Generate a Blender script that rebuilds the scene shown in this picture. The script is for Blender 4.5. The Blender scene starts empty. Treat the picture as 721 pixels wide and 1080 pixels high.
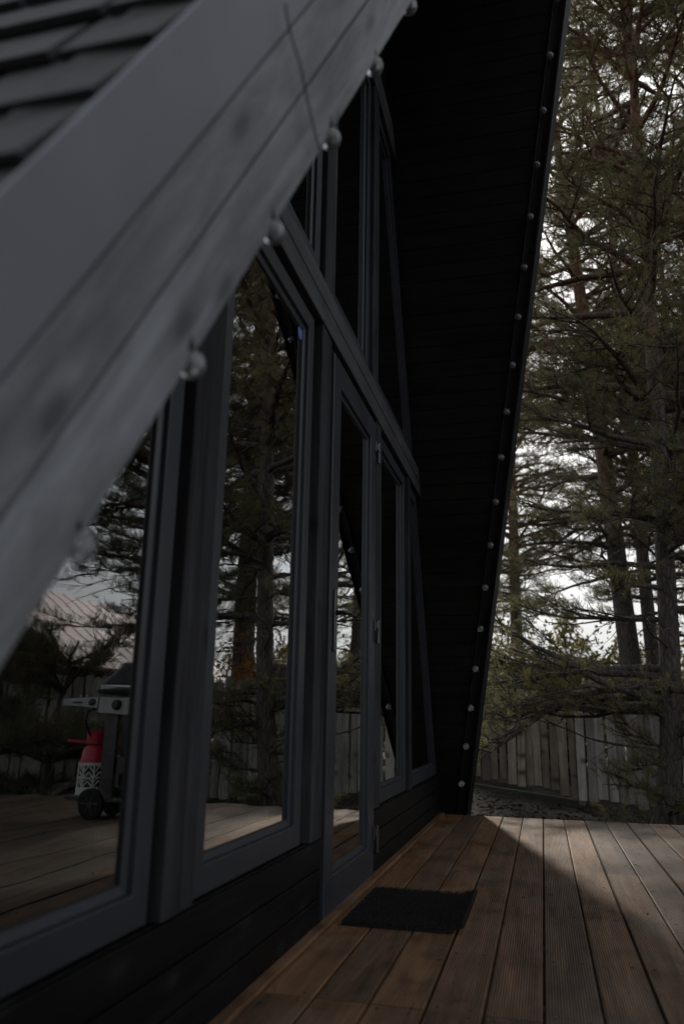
import bpy, bmesh, math, random
import numpy as np
from mathutils import Vector, Matrix
R = math.radians
sc = bpy.context.scene
col = sc.collection

# ------------------------------------------------------------------ camera
cam_d = bpy.data.cameras.new('camera')
cam = bpy.data.objects.new('camera', cam_d); col.objects.link(cam)
yaw, pit, rol = R(14.1932), R(14.5841), R(.99523)
F = Vector((-math.sin(yaw), math.cos(yaw), 0)); Rt = Vector((math.cos(yaw), math.sin(yaw), 0)); U = Vector((0, 0, 1))
F2 = F*math.cos(pit)+U*math.sin(pit); U2 = U*math.cos(pit)-F*math.sin(pit)
Rr = Rt*math.cos(rol)+U2*math.sin(rol); Ur = U2*math.cos(rol)-Rt*math.sin(rol)
m = Matrix.Identity(4)
for i in range(3):
    m[i][0] = Rr[i]; m[i][1] = Ur[i]; m[i][2] = -F2[i]
m.translation = Vector((.80, 0, .72))
cam.matrix_world = m
cam_d.sensor_fit = 'VERTICAL'; cam_d.sensor_height = 36; cam_d.sensor_width = 24
cam_d.lens = 825.11*36/1080
cam_d.clip_start = .05; cam_d.clip_end = 2000
cam_d.dof.use_dof = True; cam_d.dof.focus_distance = 4.6; cam_d.dof.aperture_fstop = 2.2
sc.camera = cam

# ------------------------------------------------------------------ light
SUN_EL, SUN_AZ = 40.0, 12.0      # azimuth: degrees left (-X) of +Y
w = bpy.data.worlds.new('World'); sc.world = w; w.use_nodes = True
nt = w.node_tree; bg = nt.nodes['Background']
sky = nt.nodes.new('ShaderNodeTexSky'); sky.sky_type = 'NISHITA'; sky.sun_disc = False
sky.sun_elevation = R(SUN_EL); sky.sun_rotation = R(-SUN_AZ)
sky.dust_density = 6; sky.air_density = 1.2; sky.ozone_density = 1
hs = nt.nodes.new('ShaderNodeHueSaturation'); hs.inputs['Saturation'].default_value = .34
nt.links.new(sky.outputs[0], hs.inputs['Color'])
# thin bright overcast veil over the blue
wt = nt.nodes.new('ShaderNodeTexCoord'); wm = nt.nodes.new('ShaderNodeMapping'); wm.inputs['Scale'].default_value = (1, 1, 2.5)
wn_ = nt.nodes.new('ShaderNodeTexNoise'); wn_.inputs['Scale'].default_value = 2.2; wn_.inputs['Detail'].default_value = 5
wr_ = nt.nodes.new('ShaderNodeValToRGB'); wr_.color_ramp.elements[0].position = .3; wr_.color_ramp.elements[0].color = (5.6, 6.0, 6.5, 1)
wr_.color_ramp.elements[1].position = .7; wr_.color_ramp.elements[1].color = (8.0, 8.1, 8.1, 1)
nt.links.new(wt.outputs['Generated'], wm.inputs[0]); nt.links.new(wm.outputs[0], wn_.inputs['Vector']); nt.links.new(wn_.outputs[0], wr_.inputs[0])
wx = nt.nodes.new('ShaderNodeMix'); wx.data_type = 'RGBA'; wx.inputs[0].default_value = .65
nt.links.new(hs.outputs[0], wx.inputs[6]); nt.links.new(wr_.outputs[0], wx.inputs[7]); nt.links.new(wx.outputs[2], bg.inputs[0])
bg.inputs[1].default_value = .10
sun_d = bpy.data.lights.new('sun', 'SUN'); sun_d.energy = 5.0; sun_d.angle = R(3.2); sun_d.color = (1, .93, .82)
sun = bpy.data.objects.new('sun', sun_d); col.objects.link(sun)
sdir = Vector((-math.sin(R(SUN_AZ))*math.cos(R(SUN_EL)), math.cos(R(SUN_AZ))*math.cos(R(SUN_EL)), math.sin(R(SUN_EL))))
sun.rotation_euler = sdir.to_track_quat('Z', 'Y').to_euler()
vs = sc.view_settings; vs.view_transform = 'Standard'; vs.look = 'None'; vs.gamma = 1; vs.exposure = .2
sc.render.engine = 'CYCLES'
sc.cycles.max_bounces = 8; sc.cycles.transparent_max_bounces = 12

# ------------------------------------------------------------------ materials
def new_mat(name):
    mt = bpy.data.materials.new(name); mt.use_nodes = True
    n = mt.node_tree; b = n.nodes['Principled BSDF']
    return mt, n, b
def L(n, a, b): n.links.new(a, b)
def ramp(n, fac, stops):
    r = n.nodes.new('ShaderNodeValToRGB'); L(n, fac, r.inputs[0])
    e = r.color_ramp.elements
    while len(e) < len(stops): e.new(.5)
    for i, (p, c) in enumerate(stops):
        e[i].position = p; e[i].color = (c[0], c[1], c[2], 1) if not isinstance(c, float) else (c, c, c, 1)
    return r
def mixc(n, fac, a, b, mode='MIX'):
    x = n.nodes.new('ShaderNodeMix'); x.data_type = 'RGBA'; x.blend_type = mode
    for i, v in ((0, fac), (6, a), (7, b)):
        if hasattr(v, 'is_linked'): L(n, v, x.inputs[i])
        elif isinstance(v, (int, float)): x.inputs[i].default_value = v if i == 0 else (v, v, v, 1)
        else: x.inputs[i].default_value = (*v, 1)
    return x.outputs[2]
def coords(n, rot=(0, 0, 0), scale=(1, 1, 1)):
    t = n.nodes.new('ShaderNodeTexCoord')
    a = n.nodes.new('ShaderNodeMapping'); a.inputs['Rotation'].default_value = rot
    b = n.nodes.new('ShaderNodeMapping'); b.inputs['Scale'].default_value = scale
    L(n, t.outputs['Object'], a.inputs[0]); L(n, a.outputs[0], b.inputs[0])
    oi = n.nodes.new('ShaderNodeObjectInfo')
    ad = n.nodes.new('ShaderNodeVectorMath'); ad.operation = 'ADD'
    sc_ = n.nodes.new('ShaderNodeMath'); sc_.operation = 'MULTIPLY'; sc_.inputs[1].default_value = 37.
    L(n, oi.outputs['Random'], sc_.inputs[0]); L(n, b.outputs[0], ad.inputs[0]); L(n, sc_.outputs[0], ad.inputs[1])
    return ad.outputs[0], a.outputs[0], oi.outputs['Random']
def noise(n, vec, scale, detail=4, rough=.55, dist=0):
    x = n.nodes.new('ShaderNodeTexNoise'); x.inputs['Scale'].default_value = scale
    x.inputs['Detail'].default_value = detail; x.inputs['Roughness'].default_value = rough
    x.inputs['Distortion'].default_value = dist
    if vec is not None: L(n, vec, x.inputs['Vector'])
    return x.outputs[0]
def bump(n, b, h, strength=.3, dist=.01, nrm=None):
    x = n.nodes.new('ShaderNodeBump'); x.inputs['Strength'].default_value = strength; x.inputs['Distance'].default_value = dist
    L(n, h, x.inputs['Height'])
    if nrm is not None: L(n, nrm, x.inputs['Normal'])
    if b is not None: L(n, x.outputs[0], b.inputs['Normal'])
    return x.outputs[0]

def wood(name, c1, c2, axis='y', rot=(0, 0, 0), rough=.6, knots=True, knot_c=None, gscale=1., bstr=.35, tint=.25, spec=.4):
    """stained timber: stretched grain, knots, patchy wear"""
    mt, n, b = new_mat(name)
    s = {'x': (.07, 1, 1), 'y': (1, .07, 1), 'z': (1, 1, .07)}[axis]
    v, v0, rnd = coords(n, rot, s)
    g = noise(n, v, 55*gscale, 6, .62, .6)
    g2 = noise(n, v, 9*gscale, 3, .5, 1.2)
    mixg = n.nodes.new('ShaderNodeMath'); mixg.operation = 'MULTIPLY_ADD'
    L(n, g, mixg.inputs[0]); mixg.inputs[1].default_value = .55; 
    hh = n.nodes.new('ShaderNodeMath'); hh.operation = 'MULTIPLY'; L(n, g2, hh.inputs[0]); hh.inputs[1].default_value = .45
    L(n, hh.outputs[0], mixg.inputs[2])
    r = ramp(n, mixg.outputs[0], [(.32, c2), (.62, c1)])
    c = r.outputs[0]
    big = noise(n, v0, 2.3, 3)
    rb = ramp(n, big, [(.35, (.72,)*3), (.7, (1.2,)*3)])
    c = mixc(n, 1., c, rb.outputs[0], 'MULTIPLY')
    c = mixc(n, 1., c, ramp(n, noise(n, v, 16, 5, .7, .8), [(.34, (.68,)*3), (.5, (1,)*3), (.70, (1.25,)*3)]).outputs[0], 'MULTIPLY')
    if tint:
        rt = ramp(n, rnd, [(0, (1-tint,)*3), (1, (1+tint,)*3)])
        c = mixc(n, 1., c, rt.outputs[0], 'MULTIPLY')
    hgt = g
    if knots:
        # knots: cells laid out across / along the grain
        sp = n.nodes.new('ShaderNodeSeparateXYZ'); L(n, v0, sp.inputs[0]); cb = n.nodes.new('ShaderNodeCombineXYZ')
        al = n.nodes.new('ShaderNodeMath'); al.operation = 'MULTIPLY'; al.inputs[1].default_value = .45
        ac = n.nodes.new('ShaderNodeMath'); ac.operation = 'MULTIPLY_ADD'; ac.inputs[1].default_value = 53.; L(n, rnd, ac.inputs[0])
        A_, B_ = {'x': ('X', 'Z'), 'y': ('Y', 'Z'), 'z': ('Z', 'Y')}[axis]
        L(n, sp.outputs[A_], al.inputs[0]); L(n, sp.outputs[B_], ac.inputs[2]); L(n, al.outputs[0], cb.inputs[0]); L(n, ac.outputs[0], cb.inputs[1])
        wob = n.nodes.new('ShaderNodeVectorMath'); L(n, cb.outputs[0], wob.inputs[0])
        vo = n.nodes.new('ShaderNodeTexVoronoi'); vo.voronoi_dimensions = '2D'; vo.inputs['Scale'].default_value = 7.; vo.inputs['Randomness'].default_value = 1
        L(n, cb.outputs[0], vo.inputs['Vector'])
        kr = ramp(n, vo.outputs['Distance'], [(.055, 1.), (.10, .55), (.17, .12), (.30, 0.)])
        # only some of the cells carry a knot
        sep = n.nodes.new('ShaderNodeSeparateColor'); L(n, vo.outputs['Color'], sep.inputs[0])
        gt = n.nodes.new('ShaderNodeMath'); gt.operation = 'GREATER_THAN'; gt.inputs[1].default_value = .42; L(n, sep.outputs[0], gt.inputs[0])
        mu = n.nodes.new('ShaderNodeMath'); mu.operation = 'MULTIPLY'; L(n, kr.outputs[0], mu.inputs[0]); L(n, gt.outputs[0], mu.inputs[1])
        m2 = n.nodes.new('ShaderNodeMath'); m2.operation = 'MULTIPLY'; L(n, mu.outputs[0], m2.inputs[0]); m2.inputs[1].default_value = .8
        c = mixc(n, m2.outputs[0], c, knot_c or tuple(x*.35 for x in c1))
    L(n, c, b.inputs['Base Color'])
    b.inputs['Roughness'].default_value = rough
    b.inputs['Specular IOR Level'].default_value = spec
    bump(n, b, hgt, bstr, .004)
    return mt

def plain(name, c, rough=.5, metal=0., spec=.5, nz=.12, nscale=30):
    mt, n, b = new_mat(name)
    v, v0, rnd = coords(n)
    g = noise(n, v0, nscale, 4)
    r = ramp(n, g, [(.3, tuple(x*(1-nz) for x in c)), (.7, tuple(x*(1+nz) for x in c))])
    L(n, r.outputs[0], b.inputs['Base Color'])
    rr = ramp(n, noise(n, v0, nscale*.3, 3), [(.3, float(max(0, rough-.08))), (.7, float(min(1, rough+.08)))])
    L(n, rr.outputs[0], b.inputs['Roughness'])
    b.inputs['Metallic'].default_value = metal; b.inputs['Specular IOR Level'].default_value = spec
    return mt

SL = math.atan(.49)        # roof leans .49 m per metre of height
M = {}
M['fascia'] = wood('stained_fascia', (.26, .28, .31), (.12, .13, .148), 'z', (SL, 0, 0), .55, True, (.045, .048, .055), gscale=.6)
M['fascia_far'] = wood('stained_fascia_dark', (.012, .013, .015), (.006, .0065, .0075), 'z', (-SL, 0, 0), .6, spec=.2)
M['siding'] = wood('black_siding', (.009, .0094, .0102), (.004, .0042, .0048), 'y', (0, 0, 0), .5, True, (.016, .0165, .018), spec=.12)
M['soffit'] = wood('black_soffit', (.017, .0155, .0142), (.006, .0056, .0053), 'x', (0, 0, 0), .7, True, (.014, .012, .010), spec=.15)
M['post'] = wood('grey_post', (.040, .041, .045), (.012, .0125, .014), 'z', (0, 0, 0), .75, True, (.01, .01, .01), spec=.15)
M['beam'] = wood('grey_beam', (.058, .059, .064), (.022, .023, .026), 'y', (0, 0, 0), .6, True, (.02, .02, .02))
M['frame'] = plain('anthracite_frame', (.024, .028, .036), .42, 0, .5, .07, 8)
M['bead'] = plain('frame_bead', (.11, .13, .16), .35, 0, .5, .06, 8)
M['gasket'] = plain('rubber_gasket', (.008, .008, .009), .7)
M['flash'] = plain('roof_flashing', (.165, .177, .212), .6, .0, .5, .12, 5)
M['metal'] = plain('satin_steel', (.45, .46, .48), .3, 1.)
M['blackmetal'] = plain('black_metal', (.025, .025, .027), .28, 0, .8)
M['hinge'] = plain('hinge_metal', (.12, .12, .13), .3, .9)
M['interior'] = plain('dark_interior', (.03, .028, .026), .8)
M['rubber'] = plain('black_rubber', (.0085, .008, .008), .65, 0, .3)
M['cable'] = plain('black_cable', (.012, .012, .013), .5)
M['red'] = plain('red_steel', (.42, .015, .035), .4, 0)
M['white'] = plain('white_plastic', (.55, .56, .55), .45)
M['grillgrey'] = plain('pale_grill_panel', (.36, .37, .37), .4, .2)
M['darkplastic'] = plain('charcoal_plastic', (.03, .032, .035), .5)
M['enamel'] = plain('lid_enamel', (.035, .037, .04), .22, 0, .6)
M['fence'] = wood('weathered_fence', (.26, .215, .175), (.13, .10, .078), 'z', (0, 0, 0), .85, True, (.03, .025, .02), tint=.45)
M['fence_grey'] = wood('weathered_fence_grey', (.33, .315, .29), (.17, .16, .145), 'z', (0, 0, 0), .85, True, (.04, .035, .03), tint=.35)
M['curb'] = wood('old_timber', (.07, .068, .06), (.03, .03, .026), 'x', (0, 0, 0), .9)

# shingle
def shingle():
    mt, n, b = new_mat('dark_shingle')
    v, v0, rnd = coords(n)
    g = noise(n, v0, 420, 3, .7); g2 = noise(n, v0, 14, 4)
    at = n.nodes.new('ShaderNodeAttribute'); at.attribute_name = 'tone'
    c = ramp(n, g, [(.3, (.018, .020, .024)), (.7, (.040, .043, .051))]).outputs[0]
    c = mixc(n, 1., c, ramp(n, g2, [(.3, (.75,)*3), (.7, (1.2,)*3)]).outputs[0], 'MULTIPLY')
    c = mixc(n, 1., c, ramp(n, at.outputs['Fac'], [(0, (.8,)*3), (1, (1.2,)*3)]).outputs[0], 'MULTIPLY')
    L(n, c, b.inputs['Base Color']); b.inputs['Roughness'].default_value = .75
    bump(n, b, g, .5, .003)
    return mt
M['shingle'] = shingle()

# deck timber: every board its own tone, fine anti-slip ribs
def deckmat():
    mt, n, b = new_mat('larch_decking')
    t = n.nodes.new('ShaderNodeTexCoord'); sp = n.nodes.new('ShaderNodeSeparateXYZ'); L(n, t.outputs['Object'], sp.inputs[0])
    at = n.nodes.new('ShaderNodeAttribute'); at.attribute_name = 'tone'
    wn = n.nodes.new('ShaderNodeTexWhiteNoise'); wn.noise_dimensions = '1D'; L(n, at.outputs['Fac'], wn.inputs['W'])
    off = n.nodes.new('ShaderNodeVectorMath'); off.operation = 'SCALE'; off.inputs['Scale'].default_value = 20
    L(n, wn.outputs['Color'], off.inputs[0])
    ad = n.nodes.new('ShaderNodeVectorMath'); L(n, t.outputs['Object'], ad.inputs[0]); L(n, off.outputs[0], ad.inputs[1])
    mp = n.nodes.new('ShaderNodeMapping'); mp.inputs['Scale'].default_value = (1, .06, 1); L(n, ad.outputs[0], mp.inputs[0])
    g = noise(n, mp.outputs[0], 38, 6, .6, .8); g2 = noise(n, mp.outputs[0], 7, 3, .5, 1.5)
    c = ramp(n, g, [(.3, (.088, .056, .036)), (.7, (.200, .134, .090))]).outputs[0]
    c = mixc(n, 1., c, ramp(n, g2, [(.3, (.7,)*3), (.7, (1.2, 1.18, 1.15))]).outputs[0], 'MULTIPLY')
    c = mixc(n, 1., c, ramp(n, wn.outputs['Value'], [(0, (.72, .72, .78)), (.5, (.95, .9, .9)), (1, (1.25, 1.12, .98))]).outputs[0], 'MULTIPLY')
    # weathering: boards near the wall keep the warm oil, outer boards have greyed
    wr = ramp(n, sp.outputs['X'], [(.25, 0.), (.75, 1.)]).outputs[0]
    c = mixc(n, wr, mixc(n, 1., c, (1.08, .92, .70), 'MULTIPLY'), mixc(n, 1., c, (.90, .91, .92), 'MULTIPLY'))
    st = noise(n, ad.outputs[0], 3.2, 5, .65)
    c = mixc(n, 1., c, ramp(n, st, [(.33, (.5, .48, .47)), (.5, (1,)*3), (.8, (1.12,)*3)]).outputs[0], 'MULTIPLY')
    # foot dust, fine speckle
    c = mixc(n, ramp(n, noise(n, t.outputs['Object'], 1.4, 6, .7), [(.5, 0.), (.75, .45)]).outputs[0], c, (.20, .175, .15))
    wv = n.nodes.new('ShaderNodeTexWave'); wv.wave_type = 'BANDS'; wv.bands_direction = 'X'; wv.wave_profile = 'SIN'
    wv.inputs['Scale'].default_value = 2*math.pi/20/.0075; wv.inputs['Distortion'].default_value = 0
    L(n, t.outputs['Object'], wv.inputs['Vector'])
    c = mixc(n, 1., c, ramp(n, wv.outputs['Fac'], [(.1, (.62,)*3), (.6, (1.1,)*3)]).outputs[0], 'MULTIPLY')
    L(n, c, b.inputs['Base Color'])
    L(n, ramp(n, st, [(.3, .5), (.7, .72)]).outputs[0], b.inputs['Roughness'])
    b.inputs['Specular IOR Level'].default_value = .35
    nb = bump(n, None, wv.outputs['Fac'], .8, .003)
    bump(n, b, g, .25, .003, nb)
    return mt
M['deck'] = deckmat()

def glassmat():
    mt = bpy.data.materials.new('window_glass'); mt.use_nodes = True
    n = mt.node_tree; n.nodes.clear()
    out = n.nodes.new('ShaderNodeOutputMaterial'); mx = n.nodes.new('ShaderNodeMixShader')
    tr = n.nodes.new('ShaderNodeBsdfTransparent'); tr.inputs[0].default_value = (.55, .58, .58, 1)
    gl = n.nodes.new('ShaderNodeBsdfGlossy'); gl.inputs['Roughness'].default_value = 0.012; gl.inputs[0].default_value = (.93, .95, .95, 1)
    fr = n.nodes.new('ShaderNodeFresnel'); fr.inputs['IOR'].default_value = 1.5
    # two panes, four faces: 1-(1-F)^3
    a = n.nodes.new('ShaderNodeMath'); a.operation = 'SUBTRACT'; a.inputs[0].default_value = 1; L(n, fr.outputs[0], a.inputs[1])
    p = n.nodes.new('ShaderNodeMath'); p.operation = 'POWER'; L(n, a.outputs[0], p.inputs[0]); p.inputs[1].default_value = 4.8
    s = n.nodes.new('ShaderNodeMath'); s.operation = 'SUBTRACT'; s.inputs[0].default_value = 1; L(n, p.outputs[0], s.inputs[1])
    t = n.nodes.new('ShaderNodeTexCoord')
    mp = n.nodes.new('ShaderNodeMapping'); mp.inputs['Scale'].default_value = (1, .8, 9); L(n, t.outputs['Object'], mp.inputs[0])
    nz = noise(n, mp.outputs[0], 2.2, 2, .5)
    bp = n.nodes.new('ShaderNodeBump'); bp.inputs['Strength'].default_value = .018; bp.inputs['Distance'].default_value = .012
    L(n, nz, bp.inputs['Height']); L(n, bp.outputs[0], gl.inputs['Normal'])
    L(n, s.outputs[0], mx.inputs[0]); L(n, tr.outputs[0], mx.inputs[1]); L(n, gl.outputs[0], mx.inputs[2]); L(n, mx.outputs[0], out.inputs[0])
    return mt
M['glass'] = glassmat()

def bulbmat():
    mt, n, b = new_mat('frosted_bulb')
    b.inputs['Base Color'].default_value = (.78, .82, .88, 1); b.inputs['Roughness'].default_value = .03
    b.inputs['Transmission Weight'].default_value = .88; b.inputs['IOR'].default_value = 1.45
    b.inputs['Specular IOR Level'].default_value = .9
    return mt
M['bulb'] = bulbmat()

def bark(name, lo, hi, orange=True):
    mt, n, b = new_mat(name)
    v, v0, rnd = coords(n, (0, 0, 0), (1, 1, .28))
    vo = n.nodes.new('ShaderNodeTexVoronoi'); vo.feature = 'DISTANCE_TO_EDGE'; vo.inputs['Scale'].default_value = 24; L(n, v, vo.inputs['Vector'])
    g = noise(n, v, 20, 6, .7)
    c = ramp(n, g, [(.3, lo), (.7, hi)]).outputs[0]
    if orange:   # Scots pine: grey plates below, thin orange bark higher up
        sp = n.nodes.new('ShaderNodeSeparateXYZ'); L(n, v0, sp.inputs[0])
        zz = n.nodes.new('ShaderNodeMath'); zz.operation = 'MULTIPLY_ADD'; zz.inputs[1].default_value = .3; zz.inputs[2].default_value = -.95
        L(n, sp.outputs['Z'], zz.inputs[0])
        cl = n.nodes.new('ShaderNodeClamp'); L(n, zz.outputs[0], cl.inputs[0])
        c = mixc(n, cl.outputs[0], c, ramp(n, g, [(.3, (.10, .048, .026)), (.7, (.23, .12, .07))]).outputs[0])
    c = mixc(n, ramp(n, vo.outputs['Distance'], [(.0, .75), (.12, 0.)]).outputs[0], c, tuple(x*.3 for x in lo))
    L(n, c, b.inputs['Base Color']); b.inputs['Roughness'].default_value = .9
    bump(n, b, vo.outputs['Distance'], .8, .03)
    return mt
M['bark'] = bark('pine_bark', (.05, .043, .038), (.14, .12, .105))
M['bark_dark'] = bark('deciduous_bark', (.03, .027, .024), (.09, .08, .07), False)

def leafmat(name, lo, hi, tip=None):
    mt, n, b = new_mat(name)
    t = n.nodes.new('ShaderNodeTexCoord')
    g = noise(n, t.outputs['Object'], 1.3, 3, .6); g2 = noise(n, t.outputs['Object'], 14, 2)
    c = ramp(n, g2, [(.3, lo), (.7, hi)]).outputs[0]
    if tip: c = mixc(n, ramp(n, g, [(.48, 0.), (.68, .85)]).outputs[0], c, tip)
    L(n, c, b.inputs['Base Color']); b.inputs['Roughness'].default_value = .6; b.inputs['Specular IOR Level'].default_value = .3
    tl = n.nodes.new('ShaderNodeBsdfTranslucent'); L(n, c, tl.inputs[0])
    mx = n.nodes.new('ShaderNodeMixShader'); mx.inputs[0].default_value = .5
    out = [x for x in n.nodes if x.type == 'OUTPUT_MATERIAL'][0]
    L(n, b.outputs[0], mx.inputs[1]); L(n, tl.outputs[0], mx.inputs[2]); L(n, mx.outputs[0], out.inputs[0])
    return mt
M['needles'] = leafmat('pine_needles', (.120, .124, .068), (.195, .188, .092), (.22, .180, .080))
M['leaves_y'] = leafmat('yellowing_leaves', (.10, .10, .025), (.24, .19, .05), (.12, .12, .04))
M['leaves_o'] = leafmat('orange_leaves', (.22, .09, .02), (.42, .21, .05), (.20, .16, .05))

def groundmat(name, stops, sc1=9):
    mt, n, b = new_mat(name)
    t = n.nodes.new('ShaderNodeTexCoord')
    g = noise(n, t.outputs['Object'], sc1, 8, .7); g2 = noise(n, t.outputs['Object'], .8, 4)
    c = ramp(n, g, stops).outputs[0]
    c = mixc(n, 1., c, ramp(n, g2, [(.3, (.7,)*3), (.7, (1.3,)*3)]).outputs[0], 'MULTIPLY')
    L(n, c, b.inputs['Base Color']); b.inputs['Roughness'].default_value = .95; b.inputs['Specular IOR Level'].default_value = .2
    bump(n, b, g, .8, .05)
    return mt
M['soil'] = groundmat('needle_litter_soil', [(.3, (.009, .007, .006)), (.55, (.018, .015, .012)), (.75, (.040, .032, .024))])
M['litter'] = groundmat('litter', [(.3, (.014, .011, .008)), (.55, (.028, .021, .015)), (.8, (.055, .042, .028))], 30)
M['roofpink'] = plain('faded_red_roof', (.19, .135, .148), .5, 0, .4, .12, 6)
M['logwall'] = wood('brown_log_wall', (.20, .10, .05), (.10, .05, .025), 'x', (0, 0, 0), .7)

# ------------------------------------------------------------------ helpers
def tag(o, label=None, cat=None, group=None, kind=None):
    if label: o['label'] = label
    if cat: o['category'] = cat
    if group: o['group'] = group
    if kind: o['kind'] = kind
    return o
def thing(name, label, cat, loc=(0, 0, 0), group=None):
    o = bpy.data.objects.new(name, None); o.location = loc; o.empty_display_size = .1
    col.objects.link(o); return tag(o, label, cat, group)
def root_loc(p):
    v = Vector((0, 0, 0))
    while p is not None: v += Vector(p.location); p = p.parent
    return v
class MB:
    def __init__(s): s.v = []; s.f = []; s.t = []
    def add(s, vs_, fs, tone=0.):
        k = len(s.v); s.v += [tuple(v) for v in vs_]; s.f += [tuple(i+k for i in f) for f in fs]; s.t += [tone]*len(fs); return s
    def box(s, x0, x1, y0, y1, z0, z1, tone=0.):
        return s.prism([(x0, y0, z0), (x1, y0, z0), (x1, y1, z0), (x0, y1, z0)], (0, 0, z1-z0), tone)
    def prism(s, poly, ext, tone=0.):
        """polygon (3-D points) extruded along ext"""
        n = len(poly); e = Vector(ext); a = [Vector(p) for p in poly]; b = [p+e for p in a]
        nrm = Vector((0, 0, 0))
        for i in range(n): nrm += a[i].cross(a[(i+1) % n])
        fs = [tuple(range(n)), tuple(range(2*n-1, n-1, -1))] + [(i, i+n, (i+1) % n+n, (i+1) % n) for i in range(n)]
        if nrm.dot(e) > 0: fs = [tuple(reversed(f)) for f in fs]
        return s.add(a+b, fs, tone)
    def tube(s, pts, rad, seg=8, cap=True, tone=0.):
        pts = [Vector(p) for p in pts]; n = len(pts)
        if not hasattr(rad, '__len__'): rad = [rad]*n
        vs_ = []; fs = []; ref = None
        for i, p in enumerate(pts):
            d = (pts[min(i+1, n-1)]-pts[max(i-1, 0)]).normalized()
            if ref is None: ref = Vector((1, 0, 0)) if abs(d.x) < .8 else Vector((0, 1, 0))
            a = (ref-d*ref.dot(d)).normalized(); ref = a; b = d.cross(a)
            for k in range(seg):
                t = 2*math.pi*k/seg; vs_.append(p+(a*math.cos(t)+b*math.sin(t))*rad[i])
        for i in range(n-1):
            for k in range(seg):
                k2 = (k+1) % seg; fs.append((i*seg+k, i*seg+k2, (i+1)*seg+k2, (i+1)*seg+k))
        if cap: fs.append(tuple(reversed(range(seg)))); fs.append(tuple(range((n-1)*seg, n*seg)))
        return s.add(vs_, fs, tone)
    def lathe(s, c, prof, axis=(0, 0, 1), seg=16, tone=0.):
        ax = Vector(axis).normalized(); r = Vector((1, 0, 0)) if abs(ax.x) < .8 else Vector((0, 1, 0))
        a = (r-ax*r.dot(ax)).normalized(); b = ax.cross(a); c = Vector(c); vs_ = []; fs = []
        for (rr, h) in prof:
            for k in range(seg):
                t = 2*math.pi*k/seg; vs_.append(c+ax*h+(a*math.cos(t)+b*math.sin(t))*rr)
        n = len(prof)
        for i in range(n-1):
            for k in range(seg):
                k2 = (k+1) % seg; fs.append((i*seg+k, i*seg+k2, (i+1)*seg+k2, (i+1)*seg+k))
        fs.append(tuple(reversed(range(seg)))); fs.append(tuple(range((n-1)*seg, n*seg)))
        return s.add(vs_, fs, tone)
    def build(s, name, mat, parent=None, bevel=0., smooth=False, tone=False):
        me = bpy.data.meshes.new(name); me.from_pydata(s.v, [], s.f); me.validate()
        if tone and len(me.polygons) == len(s.t):
            at = me.attributes.new('tone', 'FLOAT', 'FACE'); at.data.foreach_set('value', s.t)
        o = bpy.data.objects.new(name, me); me.materials.append(mat); col.objects.link(o)
        if parent is not None:
            o.parent = parent; o.location = -root_loc(parent)
        if bevel:
            bv = o.modifiers.new('bevel', 'BEVEL'); bv.width = bevel; bv.segments = 2; bv.limit_method = 'ANGLE'; bv.angle_limit = R(40)
        if smooth:
            for p in me.polygons: p.use_smooth = True
        return o
def ring(poly, inset):
    """inset a convex polygon in (y,z)"""
    n = len(poly); out = []
    cx = sum(p[0] for p in poly)/n; cz = sum(p[1] for p in poly)/n
    lines = []
    for i in range(n):
        a, b = poly[i], poly[(i+1) % n]; d = (b[0]-a[0], b[1]-a[1]); l = math.hypot(*d)
        nn = (-d[1]/l, d[0]/l)
        if (cx-a[0])*nn[0]+(cz-a[1])*nn[1] < 0: nn = (-nn[0], -nn[1])
        lines.append((nn[0], nn[1], nn[0]*a[0]+nn[1]*a[1]+inset))
    for i in range(n):
        a, b = lines[i-1], lines[i]; det = a[0]*b[1]-a[1]*b[0]
        out.append(((a[2]*b[1]-a[1]*b[2])/det, (a[0]*b[2]-a[2]*b[0])/det))
    return out
def ring_mesh(mb, outer, inner, xf, xb, xf2=None):
    """frame ring: front at xf, back at xb; inner edge front may be at another depth xf2"""
    n = len(outer); xf2 = xf if xf2 is None else xf2
    vs_ = [(xf, *p) for p in outer]+[(xf2, *p) for p in inner]+[(xb, *p) for p in outer]+[(xb, *p) for p in inner]
    fs = []
    for i in range(n):
        j = (i+1) % n
        fs += [(i, j, n+j, n+i), (2*n+i, 3*n+i, 3*n+j, 2*n+j), (i, 2*n+i, 2*n+j, j), (n+i, n+j, 3*n+j, 3*n+i)]
    mb.add(vs_, fs)

# ================================================================== SETTING
# ground: one sheet to the horizon, lower behind the deck, falling to the right
def gz(x, y):
    t = min(1, max(0, (y-6.4)/3))
    base = -.32+.30*t*min(1, max(0, (1.1-x)/2.2)) - .12*min(1, max(0, (x-.5)/2.5))
    if y < 6.4: base = -.32
    return base
gb = MB(); xs = [-900, -200, -60, -20, -10]+[-6+.4*i for i in range(46)]+[14, 20, 60, 200, 900]; ys = [-900, -200, -60, -20, -5, 2, 5]+[6.2+.4*i for i in range(40)]+[24, 30, 60, 200, 900]
rg = random.Random(3)
gv = []
for y in ys:
    for x in xs:
        near = abs(x) < 12 and 6.5 < y < 22
        gv.append((x, y, gz(x, y)+(rg.uniform(-.03, .03) if near else 0)-(0 if abs(x) < 30 and abs(y) < 30 else .3)))
gf = [(j*len(xs)+i, j*len(xs)+i+1, (j+1)*len(xs)+i+1, (j+1)*len(xs)+i) for j in range(len(ys)-1) for i in range(len(xs)-1)]
gb.add(gv, gf); tag(gb.build('ground', M['soil'], smooth=True), kind='structure')

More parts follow.
